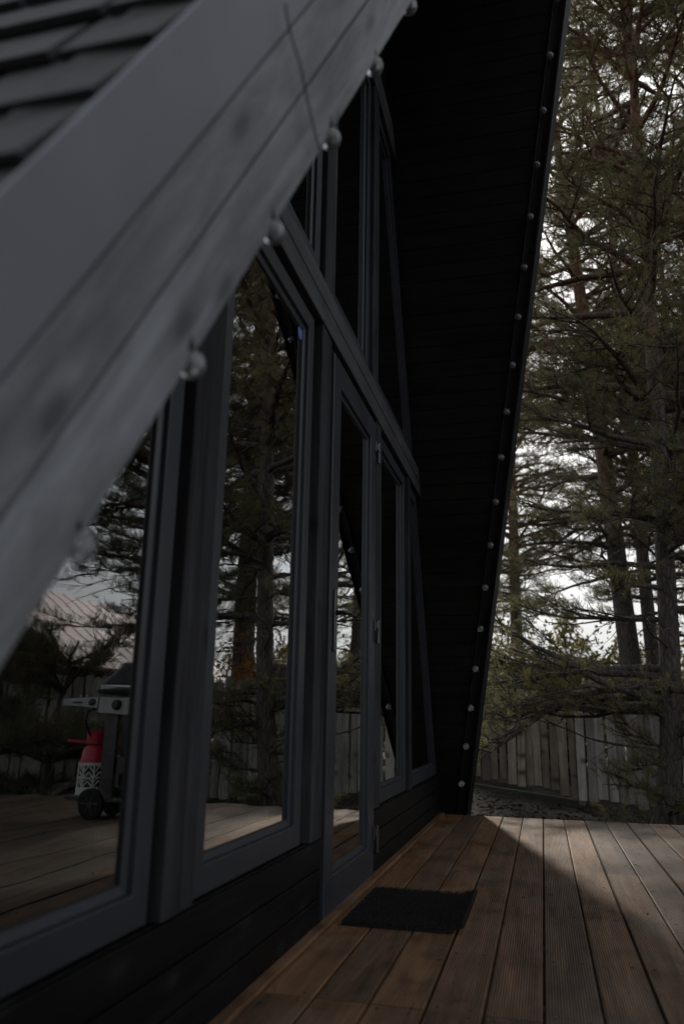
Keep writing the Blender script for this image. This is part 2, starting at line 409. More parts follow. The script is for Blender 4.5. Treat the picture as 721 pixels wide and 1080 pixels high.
# litter: cones, clods, needles behind the deck
def scatter_litter():
    v = []; f = []; r = random.Random(8)
    for i in range(16000):
        x = r.uniform(-2.2, 7); y = 6.5+abs(r.gauss(0, 2.1)); z = gz(x, y)+r.uniform(0, .03); s = r.uniform(.008, .035); a = r.uniform(0, 6.28)
        c, d = math.cos(a)*s, math.sin(a)*s; k = len(v); h = r.uniform(.2, .8)*s
        v += [(x-c, y-d, z), (x+d*.4, y-c*.4, z+h), (x+c, y+d, z+r.uniform(0, .3)*s), (x-d*.4, y+c*.4, z+h*.3)]
        f += [(k, k+1, k+2), (k, k+2, k+3)]
    b = MB(); b.add(v, f); return b
tag(scatter_litter().build('leaf_litter', M['litter']), 'dry leaves, bark and needles strewn on the dark soil behind the deck', 'litter', kind='stuff')

# deck
DX0, PW = .036, .1465; DEND = 6.405
db = MB(); rd = random.Random(5)
tone = 0
for k in range(46):
    x0 = DX0+k*PW+.0025; x1 = x0+PW-.006
    cuts = [-3.5, 2.229 if k < 5 else (2.95 if k % 3 == 0 else 2.229), DEND+rd.uniform(-.004, .004)]
    if k >= 5: cuts = [-3.5, 2.229-(.9 if k % 2 else 0), (4.3 if k % 2 else 99), cuts[-1]]; cuts = [c for c in cuts if c < 99]
    for a, b_ in zip(cuts[:-1], cuts[1:]):
        tone += 1.; zz = rd.uniform(-.0012, .0012); e = .004
        ya, yb = a+.0015, b_-.0015
        poly = [(x0, ya, zz-.028), (x1, ya, zz-.028), (x1, ya, zz-e), (x1-e, ya, zz), (x0+e, ya, zz), (x0, ya, zz-e)]
        db.prism(poly, (0, yb-ya, 0), tone)
# screws are dark pin heads in pairs on every joist
dk = db.build('deck', M['deck'], tone=True); tag(dk, kind='structure')
sb_ = MB()
for k in range(30):
    for yj in [2.20, 2.262]+[DEND-.05-.6*i for i in range(7)]:
        for dx in (.028, PW-.034):
            sb_.lathe((DX0+k*PW+dx, yj+rd.uniform(-.006, .006), -.0005), [(.0042, 0), (.0042, .0016), (.002, .0018)], seg=7)
o = sb_.build('deck_screws', M['hinge'], dk)
jb = MB()
for i in range(12): jb.box(-.0, 6.7, -3.2+.6*i+.2, -3.15+.6*i+.2, -.20, -.030)
jb.box(.036, 6.75, DEND-.06, DEND-.02, -.31, -.031)
jb.build('deck_joists', M['curb'], dk)

def deck_needles():
    r = random.Random(31); v = []; f = []
    for i in range(1500):
        x = r.uniform(.04, 6.4); y = r.uniform(.6, 6.38) if r.random() < .6 else 6.38-abs(r.gauss(0, 1.2)); a = r.uniform(0, 6.28); l = r.uniform(.012, .035); w_ = .0007; z = .0016
        c, d = math.cos(a), math.sin(a); k = len(v)
        if r.random() < .12: l = r.uniform(.004, .009); w_ = l*.6
        v += [(x-c*l-d*w_, y-d*l+c*w_, z), (x-c*l+d*w_, y-d*l-c*w_, z), (x+c*l+d*w_, y+d*l-c*w_, z+.003), (x+c*l-d*w_, y+d*l+c*w_, z+.003)]
        f.append((k, k+1, k+2, k+3))
    return MB().add(v, f)
tag(deck_needles().build('fallen_needles', M['litter']), 'dry pine needles and crumbs fallen on the deck boards', 'litter', kind='stuff')

# ================================================================== CABIN
cabin = thing('cabin', 'black timber A-frame cabin with a full glazed gable front on the deck', 'cabin', (0, 3.4, 0))
B = .49
NI, FI = .30, 6.55        # inner planes: near Y=NI+B z, far Y=FI-B z
PX = .188; CN, CF = .15, .195
ZR = (FI-NI)/(2*B)        # inner ridge height
ZB = -.31
def nearP(yo, z, c=CN, dx=0): return Vector((c+PX*z+dx, yo+B*z, z))
def farP(yo, z, c=CF, dx=0): return Vector((c+PX*z+dx, yo-B*z, z))
nN = Vector((1, 0, -PX)).normalized()
XB = -7.0
# --- near roof
roofn = MB()
def slope_slab(mb, P, yi, yo, zt, dx, zb=ZB):
    sgn = 1
    a = [P(yi, zb, dx=dx), P(yi, zt, dx=dx), P(yo, zt, dx=dx), P(yo, zb, dx=dx)]
    b = [Vector((XB, p.y, p.z)) for p in a]
    mb.add(a+b, [(0, 1, 2, 3), (7, 6, 5, 4), (0, 4, 5, 1), (1, 5, 6, 2), (2, 6, 7, 3), (3, 7, 4, 0)])
slope_slab(roofn, nearP, NI-.03, -.035, ZR, -.03)
near = roofn.build('roof', M['soffit'], cabin); tag(near, 'near roof slope with grey fascia boards and shingles')
rooff = MB(); slope_slab(rooff, farP, FI+.03, FI+.34, ZR, -.03)
far = rooff.build('roof', M['soffit'], cabin); tag(far, 'far roof slope with dark boarded underside')
# soffit boarding, both slopes (boards run across the slope, into the building)
for P, yi, s, par, c in ((nearP, NI, -1, near, CN), (farP, FI, 1, far, CF)):
    mb = MB(); z = ZB; r = random.Random(4); bw = .098
    while z < ZR-.02:
        z1 = min(z+bw-.003, ZR); t = .018
        a = [P(yi, z, c, -.012), P(yi, z1, c, -.012), P(yi+s*t, z1, c, -.012), P(yi+s*t, z, c, -.012)]
        b = [Vector((XB, p.y, p.z)) for p in a]
        mb.add(a+b, [(0, 1, 2, 3), (7, 6, 5, 4), (0, 4, 5, 1), (1, 5, 6, 2), (2, 6, 7, 3), (3, 7, 4, 0)])
        z += bw
    mb.build('soffit_boards', M['soffit'], par, bevel=.0015)
# fascia boards on the rake (near)
def rake_board(P, c, y0, y1, z0, z1, t, name, mat, par, out=0., bev=.004):
    mb = MB(); poly = [P(y0, z0, c)+nN*out, P(y0, z1, c)+nN*out, P(y1, z1, c)+nN*out, P(y1, z0, c)+nN*out]
    mb.prism(poly, -nN*t); return mb.build(name, mat, par, bevel=bev)
rake_board(nearP, CN, .300, .178, ZB, ZR, .026, 'fascia_board', M['fascia'], near)
rake_board(nearP, CN, .172, .068, ZB, ZR, .026, 'fascia_board', M['fascia'], near, .001)
fl = rake_board(nearP, CN, .062, -.072, ZB, ZR, .006, 'barge_flashing', M['flash'], near, .002, .001)
rake_board(nearP, CN, .06, -.062, ZB, ZR, .10, 'edge_trim', M['gasket'], near, -.006)
# far rake fascia
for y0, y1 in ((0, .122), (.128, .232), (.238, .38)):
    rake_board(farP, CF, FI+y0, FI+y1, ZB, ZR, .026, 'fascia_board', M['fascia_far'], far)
# light batten carrying the bulbs along the far soffit edge
mb = MB(); a = [farP(FI-.002, ZB, CF, -.085), farP(FI-.002, ZR, CF, -.085), farP(FI-.024, ZR, CF, -.085), farP(FI-.024, ZB, CF, -.085)]
mb.prism(a, (.035, 0, 0)); mb.build('edge_batten', M['fascia_far'], far, bevel=.003)
mb = MB(); a = [farP(FI-.002, ZB, CF, -.012), farP(FI-.002, ZR, CF, -.012), farP(FI-.03, ZR, CF, -.012), farP(FI-.03, ZB, CF, -.012)]
mb.prism(a, (.014, 0, 0)); mb.build('drip_edge', M['fascia_far'], far, bevel=.002)

# shingles on the near slope
sh = MB(); r = random.Random(12)
u_ = Vector((0, B, 1)).normalized(); nrm = Vector((0, -1, B)).normalized()
zc = ZB+.022; row = 0; CS = .124
while zc < 4.2:
    x = CN+PX*zc-.012
    xr = x
    tgt = r.uniform(.08, .3)
    while xr > -2.4:
        wd = tgt; tgt = r.uniform(.2, .36)
        xl = xr-wd+.006
        L0 = Vector((0, -.060+B*zc, zc)); L1 = L0+u_*.158
        j = r.uniform(-.002, .002); th = .013+r.uniform(-.002, .002)
        dx = PX*(L1.z-L0.z) if xr == x else 0
        xs0, xs1 = xl, xr
        p = [Vector((xs0, L0.y, L0.z)), Vector((xs1, L0.y, L0.z)), Vector((xs1+dx, L1.y, L1.z)), Vector((xs0, L1.y, L1.z))]
        off = nrm*(.018+j)
        bot = [p[0]+off-nrm*th, p[1]+off-nrm*th, p[2]-nrm*.004, p[3]-nrm*.004]
        top = [p[0]+off, p[1]+off, p[2]+nrm*.002, p[3]+nrm*.002]
        sh.add(bot+top, [(3, 2, 1, 0), (4, 5, 6, 7), (0, 1, 5, 4), (1, 2, 6, 5), (2, 3, 7, 6), (3, 0, 4, 7)], r.random())
        xr = xl-.012
    zc += CS; row += 1
sh.build('shingles', M['shingle'], near, bevel=.0015, tone=True)
mb = MB(); zt = ZR+.2
mb.tube([(XB, (NI+FI)/2, ZR+.4), (CN+PX*(ZR), (NI+FI)/2, ZR+.4)], .08); mb.build('ridge_cap', M['fascia'], near)

# --- facade siding (below sill), boards horizontal
SZ = [ -.10, -.0, .098, .193, .288]
def siding(y0, y1, edge_z, name='wall'):
    mb = MB()
    zs = [-.30, -.20, -.10, -.002, .0965, .1920, edge_z]
    for a, b_ in zip(zs[:-1], zs[1:]):
        za, zb_ = a+.0, b_-.006
        # slanted ends follow the roof when at the outer side
        ya0 = max(y0, NI+B*za); ya1 = min(y1, FI-B*za); yb0 = max(y0, NI+B*zb_); yb1 = min(y1, FI-B*zb_)
        mb.prism([(0, ya0, za), (0, ya1, za), (0, yb1, zb_), (0, yb0, zb_)], (-.022, 0, 0))
        # tongue: recessed strip between boards
        mb.prism([(-.008, ya0, zb_), (-.008, ya1, zb_), (-.008, ya1, zb_+.006), (-.008, ya0, zb_+.006)], (-.012, 0, 0))
    return mb.build(name, M['siding'], cabin, bevel=.002)
siding(-.3, 2.936, .290)
siding(3.872, 7, .290)
# sill ledges above the siding
def bx(name, mat, par, *a, bevel=.003): mb = MB(); mb.box(*a); return mb.build(name, mat, par, bevel=bevel)
bx('threshold_trim', M['deck'], cabin, .0, .034, .05, DEND, -.028, .012)
bx('inner_wall', M['interior'], cabin, -.16, -.085, .4, 2.93, -.3, .28)
bx('inner_wall', M['interior'], cabin, -.16, -.085, 3.86, 6.4, -.3, .28)
# --- posts
TB0, TB1 = 2.262, 2.452      # transom beam
UT = 4.33                    # upper beam underside
def post(y0, y1, z0, z1, xf=.006):
    mb = MB(); 
    mb.box(-.12, xf, y0, y0+(y1-y0)*.56, z0, z1); o = mb.build('post', M['post'], cabin, bevel=.004)
    mb = MB(); mb.box(-.12, xf-.004, y0+(y1-y0)*.56+.002, y1, z0, z1); mb.build('post', M['post'], cabin, bevel=.004)
post(1.655, 1.825, .291, TB0)
post(2.775, 2.935, .291, TB0)
post(4.900, 5.030, .291, TB0)
# hinge-side post of the door
mb = MB(); mb.box(-.12, .004, 3.872, 4.00, .291, TB0); mb.build('post', M['post'], cabin, bevel=.004)
for y0, y1 in ((2.790, 2.935), (3.760, 3.905), (1.655, 1.80)):
    z1 = min(UT, (y0-NI)/B)
    post(y0, y1, TB1, z1)
# transom beam with a groove along its middle
mb = MB()
for a, b_ in ((TB0, 2.356), (2.360, TB1)):
    mb.prism([(.012, NI+B*a, a), (.012, FI-B*a, a), (.012, FI-B*b_, b_), (.012, NI+B*b_, b_)], (-.13, 0, 0))
mb.build('transom_beam', M['beam'], cabin, bevel=.004)
mb = MB(); a, b_ = UT, UT+.20
mb.prism([(.010, NI+B*a, a), (.010, FI-B*a, a), (.010, FI-B*b_, b_), (.010, NI+B*b_, b_)], (-.13, 0, 0)); mb.build('transom_beam', M['beam'], cabin, bevel=.004)
mb = MB(); a, b_ = UT+.20, ZR-.02
mb.prism([(-.01, NI+B*a, a), (-.01, FI-B*a, a), (-.01, (NI+FI)/2, b_)], (-.05, 0, 0)); mb.build('gable_panel', M['siding'], cabin)
# --- windows
def window(poly, name='window', xf=-.012, wdt=.068, gl=.02, parent=cabin):
    mb = MB(); inn = ring(poly, wdt); ring_mesh(mb, poly, inn, xf, -.10)
    o = mb.build(name, M['frame'], parent, bevel=.003)
    # inner sash bead, set back, and gasket
    mb = MB(); i1 = ring(poly, wdt+.001); i2 = ring(poly, wdt+.020)
    ring_mesh(mb, i1, i2, xf-.013, -.098, xf-.019); mb.build('bead', M['frame'], o, bevel=.0015)
    mb = MB(); i3 = ring(poly, wdt+.0195); i4 = ring(poly, wdt+.023)
    ring_mesh(mb, i3, i4, xf-.020, -.096); mb.build('gasket', M['gasket'], o)
    mb = MB(); i5 = ring(poly, wdt+.022); mb.add([(xf-.023, *p) for p in i5], [tuple(range(len(i5)))])
    mb.build('pane', M['glass'], o)
    return o
g_ = .095
def nl(z): return NI+B*z+g_     # left (near) roof line with a margin
def fr(z): return FI-B*z-g_
WB, WT = .296, 2.245
window([(nl(WB), WB), (1.628, WB), (1.628, WT), (nl(WT), WT)])
window([(1.838, WB), (2.712, WB), (2.712, WT), (1.838, WT)])
window([(4.030, WB), (4.882, WB), (4.882, WT), (4.030, WT)])
window([(5.045, WB), (fr(WB), WB), (fr(WT), WT), (5.045, WT)])
UB, UTT = 2.468, UT-.012
window([(nl(UB), UB), (1.64, UB), (1.64, (1.64-NI-g_)/B)])
zt_ = (2.765-NI-g_)/B
z2 = (1.815-NI-g_)/B
window([(1.815, UB), (2.765, UB), (2.765, UTT), (nl(UTT), UTT), (1.815, z2)] if zt_ > UTT else [(1.815, UB), (2.765, UB), (2.765, zt_), (1.815, z2)])
window([(2.950, UB), (3.735, UB), (3.735, UTT), (2.950, UTT)])
window([(3.925, UB), (fr(UB), UB), (fr(UTT), UTT), (3.925, UTT)])
# roof-line trims on the gable
for P, yi, s in ((nearP, NI, 1), (farP, FI, -1)):
    mb = MB(); k = s*B
    mb.prism([(.004, yi, 0.3), (.004, yi+s*.085, .3), (.004, yi+s*.085+k*5.6, 5.9), (.004, yi+k*5.6, 5.9)], (-.10, 0, 0))
    mb.build('rake_trim', M['fascia_far'], cabin, bevel=.003)
# --- door
door = MB(); DP = [(2.978, .002), (3.862, .002), (3.862, 2.232), (2.978, 2.232)]
din = [(3.105, .138), (3.735, .138), (3.735, 2.115), (3.105, 2.115)]
ring_mesh(door, DP, din, .004, -.06)
door = door.build('door', M['frame'], cabin, bevel=.004)
mb = MB(); ring_mesh(mb, [(3.106, .139), (3.734, .139), (3.734, 2.114), (3.106, 2.114)], [(3.124, .157), (3.716, .157), (3.716, 2.096), (3.124, 2.096)], -.009, -.058, -.014)
mb.build('bead', M['frame'], door, bevel=.0015)
mb = MB(); mb.add([(-.018, 3.12, .153), (-.018, 3.72, .153), (-.018, 3.72, 2.10), (-.018, 3.12, 2.10)], [(0, 1, 2, 3)]); mb.build('pane', M['glass'], door)
mb = MB(); ring_mesh(mb, [(2.9385, -.0), (3.869, -.0), (3.869, 2.258), (2.9385, 2.258)], [(2.972, .0005), (3.866, .0005), (3.866, 2.238), (2.972, 2.238)], -.016, -.10)
mb.build('door_frame', M['frame'], cabin, bevel=.002)
mb = MB(); mb.box(.004, .014, 3.028, 3.060, .965, 1.215); h_ = mb.build('handle', M['blackmetal'], door, bevel=.004)
mb = MB(); mb.tube([(.010, 3.044, 1.12), (.060, 3.044, 1.12), (.066, 3.052, 1.12), (.068, 3.10, 1.118), (.066, 3.165, 1.112)], [.010, .009, .010, .0095, .008], 10)
mb.build('lever', M['blackmetal'], h_, smooth=True)
mb = MB(); mb.lathe((.013, 3.044, 1.0), [(.008, 0), (.008, .004), (.004, .006)], (1, 0, 0)); mb.build('keyhole', M['metal'], h_)
for z in (2.075, 1.135, .165):
    mb = MB(); mb.lathe((.018, 3.869, z-.062), [(.009, 0), (.009, .06), (.0075, .062)], seg=12)
    mb.lathe((.018, 3.869, z+.002), [(.0075, 0), (.009, .002), (.009, .05), (.005, .054)], seg=12)
    hg = mb.build('hinge', M['blackmetal'], door, smooth=False)
    mb = MB(); mb.box(.004, .012, 3.835, 3.864, z-.005, z+.055); mb.box(.012, .020, 3.842, 3.858, z+.008, z+.042); mb.build('hinge_plate', M['hinge'], hg, bevel=.003)
# flat disc coloured as a blue reflected glint in the pane corner (window 2)
mb = MB(); mb.lathe((-.0345, 2.600, 2.135), [(.026, 0), (.026, .001)], (1, 0, 0), 20)
glint_mat = plain('blue_glint', (.10, .22, .50), .4)
mb.build('pane_glint', glint_mat, cabin)
# --- interior shell (keeps the rooms dark like the photo)
bx('floor', M['interior'], cabin, XB, -.13, NI-.1, FI, -.30, -.02, bevel=0)
mb = MB(); mb.prism([(XB+.1, NI, 0), (XB+.1, FI, 0), (XB+.1, (NI+FI)/2, ZR)], (-.1, 0, 0)); mb.build('back_wall', M['interior'], cabin)
mb = MB(); mb.box(-3.2, -3.1, .6, 6.2, -.02, 2.4); mb.build('partition', M['interior'], cabin)

# ================================================================== FESTOON LIGHTS
def bulb_at(par, p, down, r=.0235):
    p = Vector(p); d = Vector(down).normalized()
    mb = MB(); mb.lathe(p+d*.003, [(.012, 0), (.013, .010), (.012, .028), (.010, .032)], d, 12)
    sk = mb.build('bulb_socket', M['cable'], par, smooth=True)
    mb = MB(); c = .034+r; prof = [(.010, .028)]
    for i in range(1, 12):
        a = math.pi*(i/12.)*.95+.12
        prof.append((r*math.sin(a), c-r*math.cos(a)*1.05))
    prof.append((.001, c+r*1.05)); mb.lathe(p+d*0, prof, d, 20)
    mb.build('bulb', M['bulb'], sk, smooth=True)
def catmull(pts, n=6):
    out = []
    P_ = [Vector(p) for p in pts]; P_ = [P_[0]*2-P_[1]]+P_+[P_[-1]*2-P_[-2]]
    for i in range(1, len(P_)-2):
        for k in range(n):
            t = k/n; a, b_, c, d = P_[i-1:i+3]
            out.append(.5*((2*b_)+(c-a)*t+(2*a-5*b_+4*c-d)*t*t+(3*b_-a-3*c+d)*t**3))
    out.append(P_[-2]); return out
far_l = thing('string_lights', 'string of round clear bulbs fixed down the edge of the far dark roof underside', 'string lights', (.2, 6.45, .1))
near_l = thing('string_lights', 'out of focus string of round bulbs under the near grey fascia boards', 'string lights', (.3, .7, .8))
fpts = [(.173, 6.431, .243)]
z0f, z1f = .243, 5.017
fb = []
for i in range(22):
    z = z0f+(z1f-z0f)*i/17
    fb.append(Vector((.127+.190*z-.006, FI-B*z-.028, z)))
dn = Vector((0, -1, -.45))
dn = Vector((.05, -.9, -.45))
for p in fb: bulb_at(far_l, p+Vector((0, .030, .012)), dn, .0245)
MB().tube([p+Vector((-.012, .004, 0)) for p in fb], .005, 6).build('cable', M['cable'], far_l)
nb_ = []
meas = [(.568, 1.459, 2.37), (.518, 1.318, 2.054), (.469, 1.167, 1.759), (.42, 1.02, 1.472), (.369, .88, 1.177), (.319, .74, .901)]
mz = [(.577, 1.43, 2.306), (.527, 1.287, 2.013), (.477, 1.151, 1.736), (.425, 1.016, 1.461), (.371, .876, 1.175), (.318, .742, .902)]
allz = [Vector(p) for p in mz]
for i in range(1, 8): allz.insert(0, Vector(mz[0])+Vector((.0515, .138, .285))*i)
allz.append(Vector((.268, .608, .63)))
for p in allz: bulb_at(near_l, p+Vector((-.01, -.026, .036)), (.12, .55, -.75), .019)
MB().tube([p+Vector((-.016, -.014, .01)) for p in allz], .005, 6).build('cable', M['cable'], near_l)
cw = [(.52, .60, 1.83), (.495, .78, 1.745), (.487, .853, 1.708), (.484, .889, 1.694), (.483, .941, 1.687), (.480, .993, 1.672), (.477, 1.041, 1.659), (.476, 1.084, 1.648), (.470, 1.13, 1.70)]
MB().tube(catmull(cw[2:]), .0015, 6).build('cable', M['cable'], near_l)

# ================================================================== DOOR MAT
mat_t = thing('door_mat', 'black ribbed rubber pin mat lying on the deck before the glass door', 'door mat', (.28, 3.26, 0))
mb = MB(); rm = random.Random(2)
mx0, mx1, my0, my1 = .075, .505, 2.962, 3.575
def mz_(x): return .006+.022*max(0, (x-.41)/.095)**2
n_ = 12
for i in range(n_):
    a = mx0+(mx1-mx0)*i/n_; b_ = mx0+(mx1-mx0)*(i+1)/n_
    mb.prism([(a, my0, mz_(a)-.004), (b_, my0, mz_(b_)-.004), (b_, my0, mz_(b_)), (a, my0, mz_(a))], (0, my1-my0, 0))
mb.build('mat_base', M['rubber'], mat_t)
mb = MB(); y = my0+.004
while y < my1-.004:
    x = mx0+.003
    while x < mx1-.003:
        h = .012+rm.uniform(-.002, .003); s = .0032; z = mz_(x); jx, jy = rm.uniform(-.002, .002), rm.uniform(-.002, .002)
        mb.add([(x-s, y-s*1.5, z), (x+s, y-s*1.5, z), (x+s, y+s*1.5, z), (x-s, y+s*1.5, z), (x-s*.5+jx, y-s+jy, z+h), (x+s*.5+jx, y-s+jy, z+h), (x+s*.5+jx, y+s+jy, z+h), (x-s*.5+jx, y+s+jy, z+h)],
               [(4, 5, 6, 7), (0, 1, 5, 4), (1, 2, 6, 5), (2, 3, 7, 6), (3, 0, 4, 7)])
        x += .0105
    y += .0125
mb.build('pins', M['rubber'], mat_t)

# ================================================================== GRILL (stands on the deck, seen mirrored in the glass)
gr = thing('gas_grill', 'gas barbecue with pale control panel and dark windowed lid, mirrored in the nearest pane', 'grill', (1.93, 5.4, 0))
mb = MB(); mb.box(1.80, 2.19, 5.18, 5.52, .70, .83); mb.build('firebox', M['darkplastic'], gr, bevel=.01)
mb = MB(); mb.prism([(1.78, 5.165, .700), (1.78, 5.165, .822), (1.78, 5.185, .826), (1.78, 5.185, .698)], (.42, 0, 0)); cp = mb.build('control_panel', M['grillgrey'], gr, bevel=.005)
for x in (2.056, 1.90):
    mb = MB(); mb.lathe((x, 5.166, .765), [(.036, 0), (.036, .006), (.029, .010), (.026, .032), (.020, .036)], (0, -1, 0), 24); k_ = mb.build('knob', M['darkplastic'], cp, smooth=False)
mb = MB()
mb.add([(2.22, 5.17, .845), (1.78, 5.17, .845), (1.78, 5.52, .845), (2.22, 5.52, .845), (2.235, 5.16, .875), (1.765, 5.16, .875), (1.765, 5.53, .875), (2.235, 5.53, .875),
        (2.07, 5.25, 1.075), (1.90, 5.25, 1.075), (1.90, 5.46, 1.075), (2.07, 5.46, 1.075)],
       [(3, 2, 1, 0), (0, 1, 5, 4), (1, 2, 6, 5), (2, 3, 7, 6), (3, 0, 4, 7), (4, 5, 9, 8), (5, 6, 10, 9), (6, 7, 11, 10), (7, 4, 8, 11), (8, 9, 10, 11)])
lid = mb.build('lid', M['enamel'], gr, bevel=.014)
nf = (Vector((1.645, 5.16, .875))-Vector((2.235, 5.16, .875))).cross(Vector((2.07, 5.25, 1.075))-Vector((2.235, 5.16, .875))).normalized()
if nf.y > 0: nf = -nf
mb = MB(); mb.prism([Vector(p)+nf*.001 for p in ((2.165, 5.173, .905), (1.825, 5.173, .905), (1.905, 5.237, 1.048), (2.045, 5.237, 1.048))], nf*.006); mb.build('lid_window', M['gasket'], lid)
mb = MB(); mb.tube([(2.16, 5.16, .885), (2.16, 5.115, .885), (1.83, 5.115, .885), (1.83, 5.16, .885)], .009, 8); mb.build('lid_handle', M['metal'], lid)
mb = MB(); mb.box(2.215, 2.50, 5.20, 5.55, .79, .815); mb.prism([(2.215, 5.180, .742), (2.500, 5.180, .757), (2.500, 5.180, .815), (2.215, 5.180, .820)], (0, .018, 0)); stb = mb.build('side_table', M['grillgrey'], gr, bevel=.004)
mb = MB()
for i in range(5): mb.box(2.405-.016*i, 2.417-.016*i, 5.176, 5.181, .776, .792)
mb.build('nameplate', M['darkplastic'], stb)
mb = MB(); mb.lathe((2.262, 5.18, .785), [(.026, 0), (.024, .012), (.010, .016)], (0, -1, 0), 18); mb.build('igniter', M['darkplastic'], stb)
for hx in (2.30, 2.35):
    mb = MB(); mb.tube([(hx, 5.18, .825), (hx, 5.165, .832), (hx, 5.155, .826)], .004, 6); mb.build('tool_hook', M['metal'], stb)
for (x0, x1, y0, y1) in ((2.06, 2.16, 5.20, 5.24), (2.06, 2.16, 5.46, 5.50), (1.82, 1.86, 5.20, 5.24), (1.82, 1.86, 5.46, 5.50)):
    mb = MB(); mb.box(x0, x1, y0, y1, .115, .70); mb.build('leg', M['blackmetal'], gr, bevel=.004)
mb = MB(); mb.box(1.80, 2.42, 5.20, 5.54, .105, .128); mb.build('shelf', M['blackmetal'], gr, bevel=.004)
mb = MB(); mb.box(1.84, 2.08, 5.225, 5.235, .30, .42); mb.build('crossbar', M['blackmetal'], gr, bevel=.004)
for x, y in ((2.21, 5.20), (2.21, 5.50), (1.83, 5.20), (1.83, 5.50)):
    mb = MB(); mb.lathe((x, y-.022, .095), [(.070, 0), (.095, .004), (.095, .040), (.070, .044)], (0, 1, 0), 28); wv_ = mb.build('wheel', M['rubber'], gr, bevel=.004)
    mb = MB()
    mb.lathe((x, y-.026, .095), [(.022, 0), (.022, .05)], (0, 1, 0), 14)
    for k in range(6):
        a = k*math.pi/3; c, s = math.cos(a), math.sin(a)
        mb.tube([(x+c*.015, y-.024, .095+s*.015), (x+c*.066, y-.024, .095+s*.066)], .006, 6)
    mb.build('rim', M['darkplastic'], wv_)
mb = MB(); mb.tube(catmull([(2.25, 5.22, .74), (2.31, 5.21, .70), (2.315, 5.22, .62), (2.30, 5.26, .56)]), .007, 8); mb.build('gas_hose', M['cable'], gr)
# cylinder
cy = thing('gas_cylinder', 'gas cylinder with red dome in a white lattice jacket beside the barbecue', 'gas cylinder', (2.29, 5.34, .13))
cx, cyy = 2.29, 5.34
mb = MB(); mb.lathe((cx, cyy, .13), [(.085, 0), (.095, .01), (.095, .22), (.093, .235)], seg=28); mb.build('body', M['darkplastic'], cy, smooth=False)
mb = MB(); mb.lathe((cx, cyy, .352), [(.112, 0), (.108, .03), (.094, .08), (.072, .118), (.04, .135), (.03, .140)], seg=28); mb.build('dome', M['red'], cy, smooth=True)
mb = MB()
def hoop(mb, z0, z1, ro, ri):
    v = []; f = []; sg = 28
    for k in range(sg):
        a = 2*math.pi*k/sg; c, s = math.cos(a), math.sin(a)
        v += [(cx+ro*c, cyy+ro*s, z0), (cx+ro*c, cyy+ro*s, z1), (cx+ri*c, cyy+ri*s, z1), (cx+ri*c, cyy+ri*s, z0)]
    for k in range(sg):
        a, b_ = 4*k, 4*((k+1) % sg)
        for i in range(4): f.append((a+i, b_+i, b_+(i+1) % 4, a+(i+1) % 4))
    mb.add(v, f)
hoop(mb, .131, .195, .117, .105); hoop(mb, .335, .362, .115, .105); hoop(mb, .262, .272, .114, .106)
for k in range(9):
    a0 = 2*math.pi*k/9
    def cp_(a, z): return (cx+.110*math.cos(a), cyy+.110*math.sin(a), z)
    w_ = 2*math.pi/9
    mb.tube([cp_(a0, .19), cp_(a0, .34)], .0075, 6)
    for za, zb in ((.192, .235), (.225, .268), (.262, .300), (.295, .338)):
        mb.tube([cp_(a0, za), cp_(a0+w_/2, zb), ], .0055, 6); mb.tube([cp_(a0+w_, za), cp_(a0+w_/2, zb)], .0055, 6)
mb.build('jacket', M['white'], cy)
mb = MB(); mb.lathe((cx, cyy, .488), [(.016, 0), (.016, .05), (.022, .052), (.022, .075), (.010, .08)], seg=14); vl = mb.build('valve', M['metal'], cy)
mb = MB(); mb.tube([(cx-.01, cyy-.01, .512), (cx+.10, cyy-.05, .514), (cx+.20, cyy-.07, .520)], [.009, .010, .008], 8); mb.build('lever', M['red'], cy)
mb = MB(); hoop(mb, .500, .585, .075, .068); mb.build('collar', M['red'], cy)

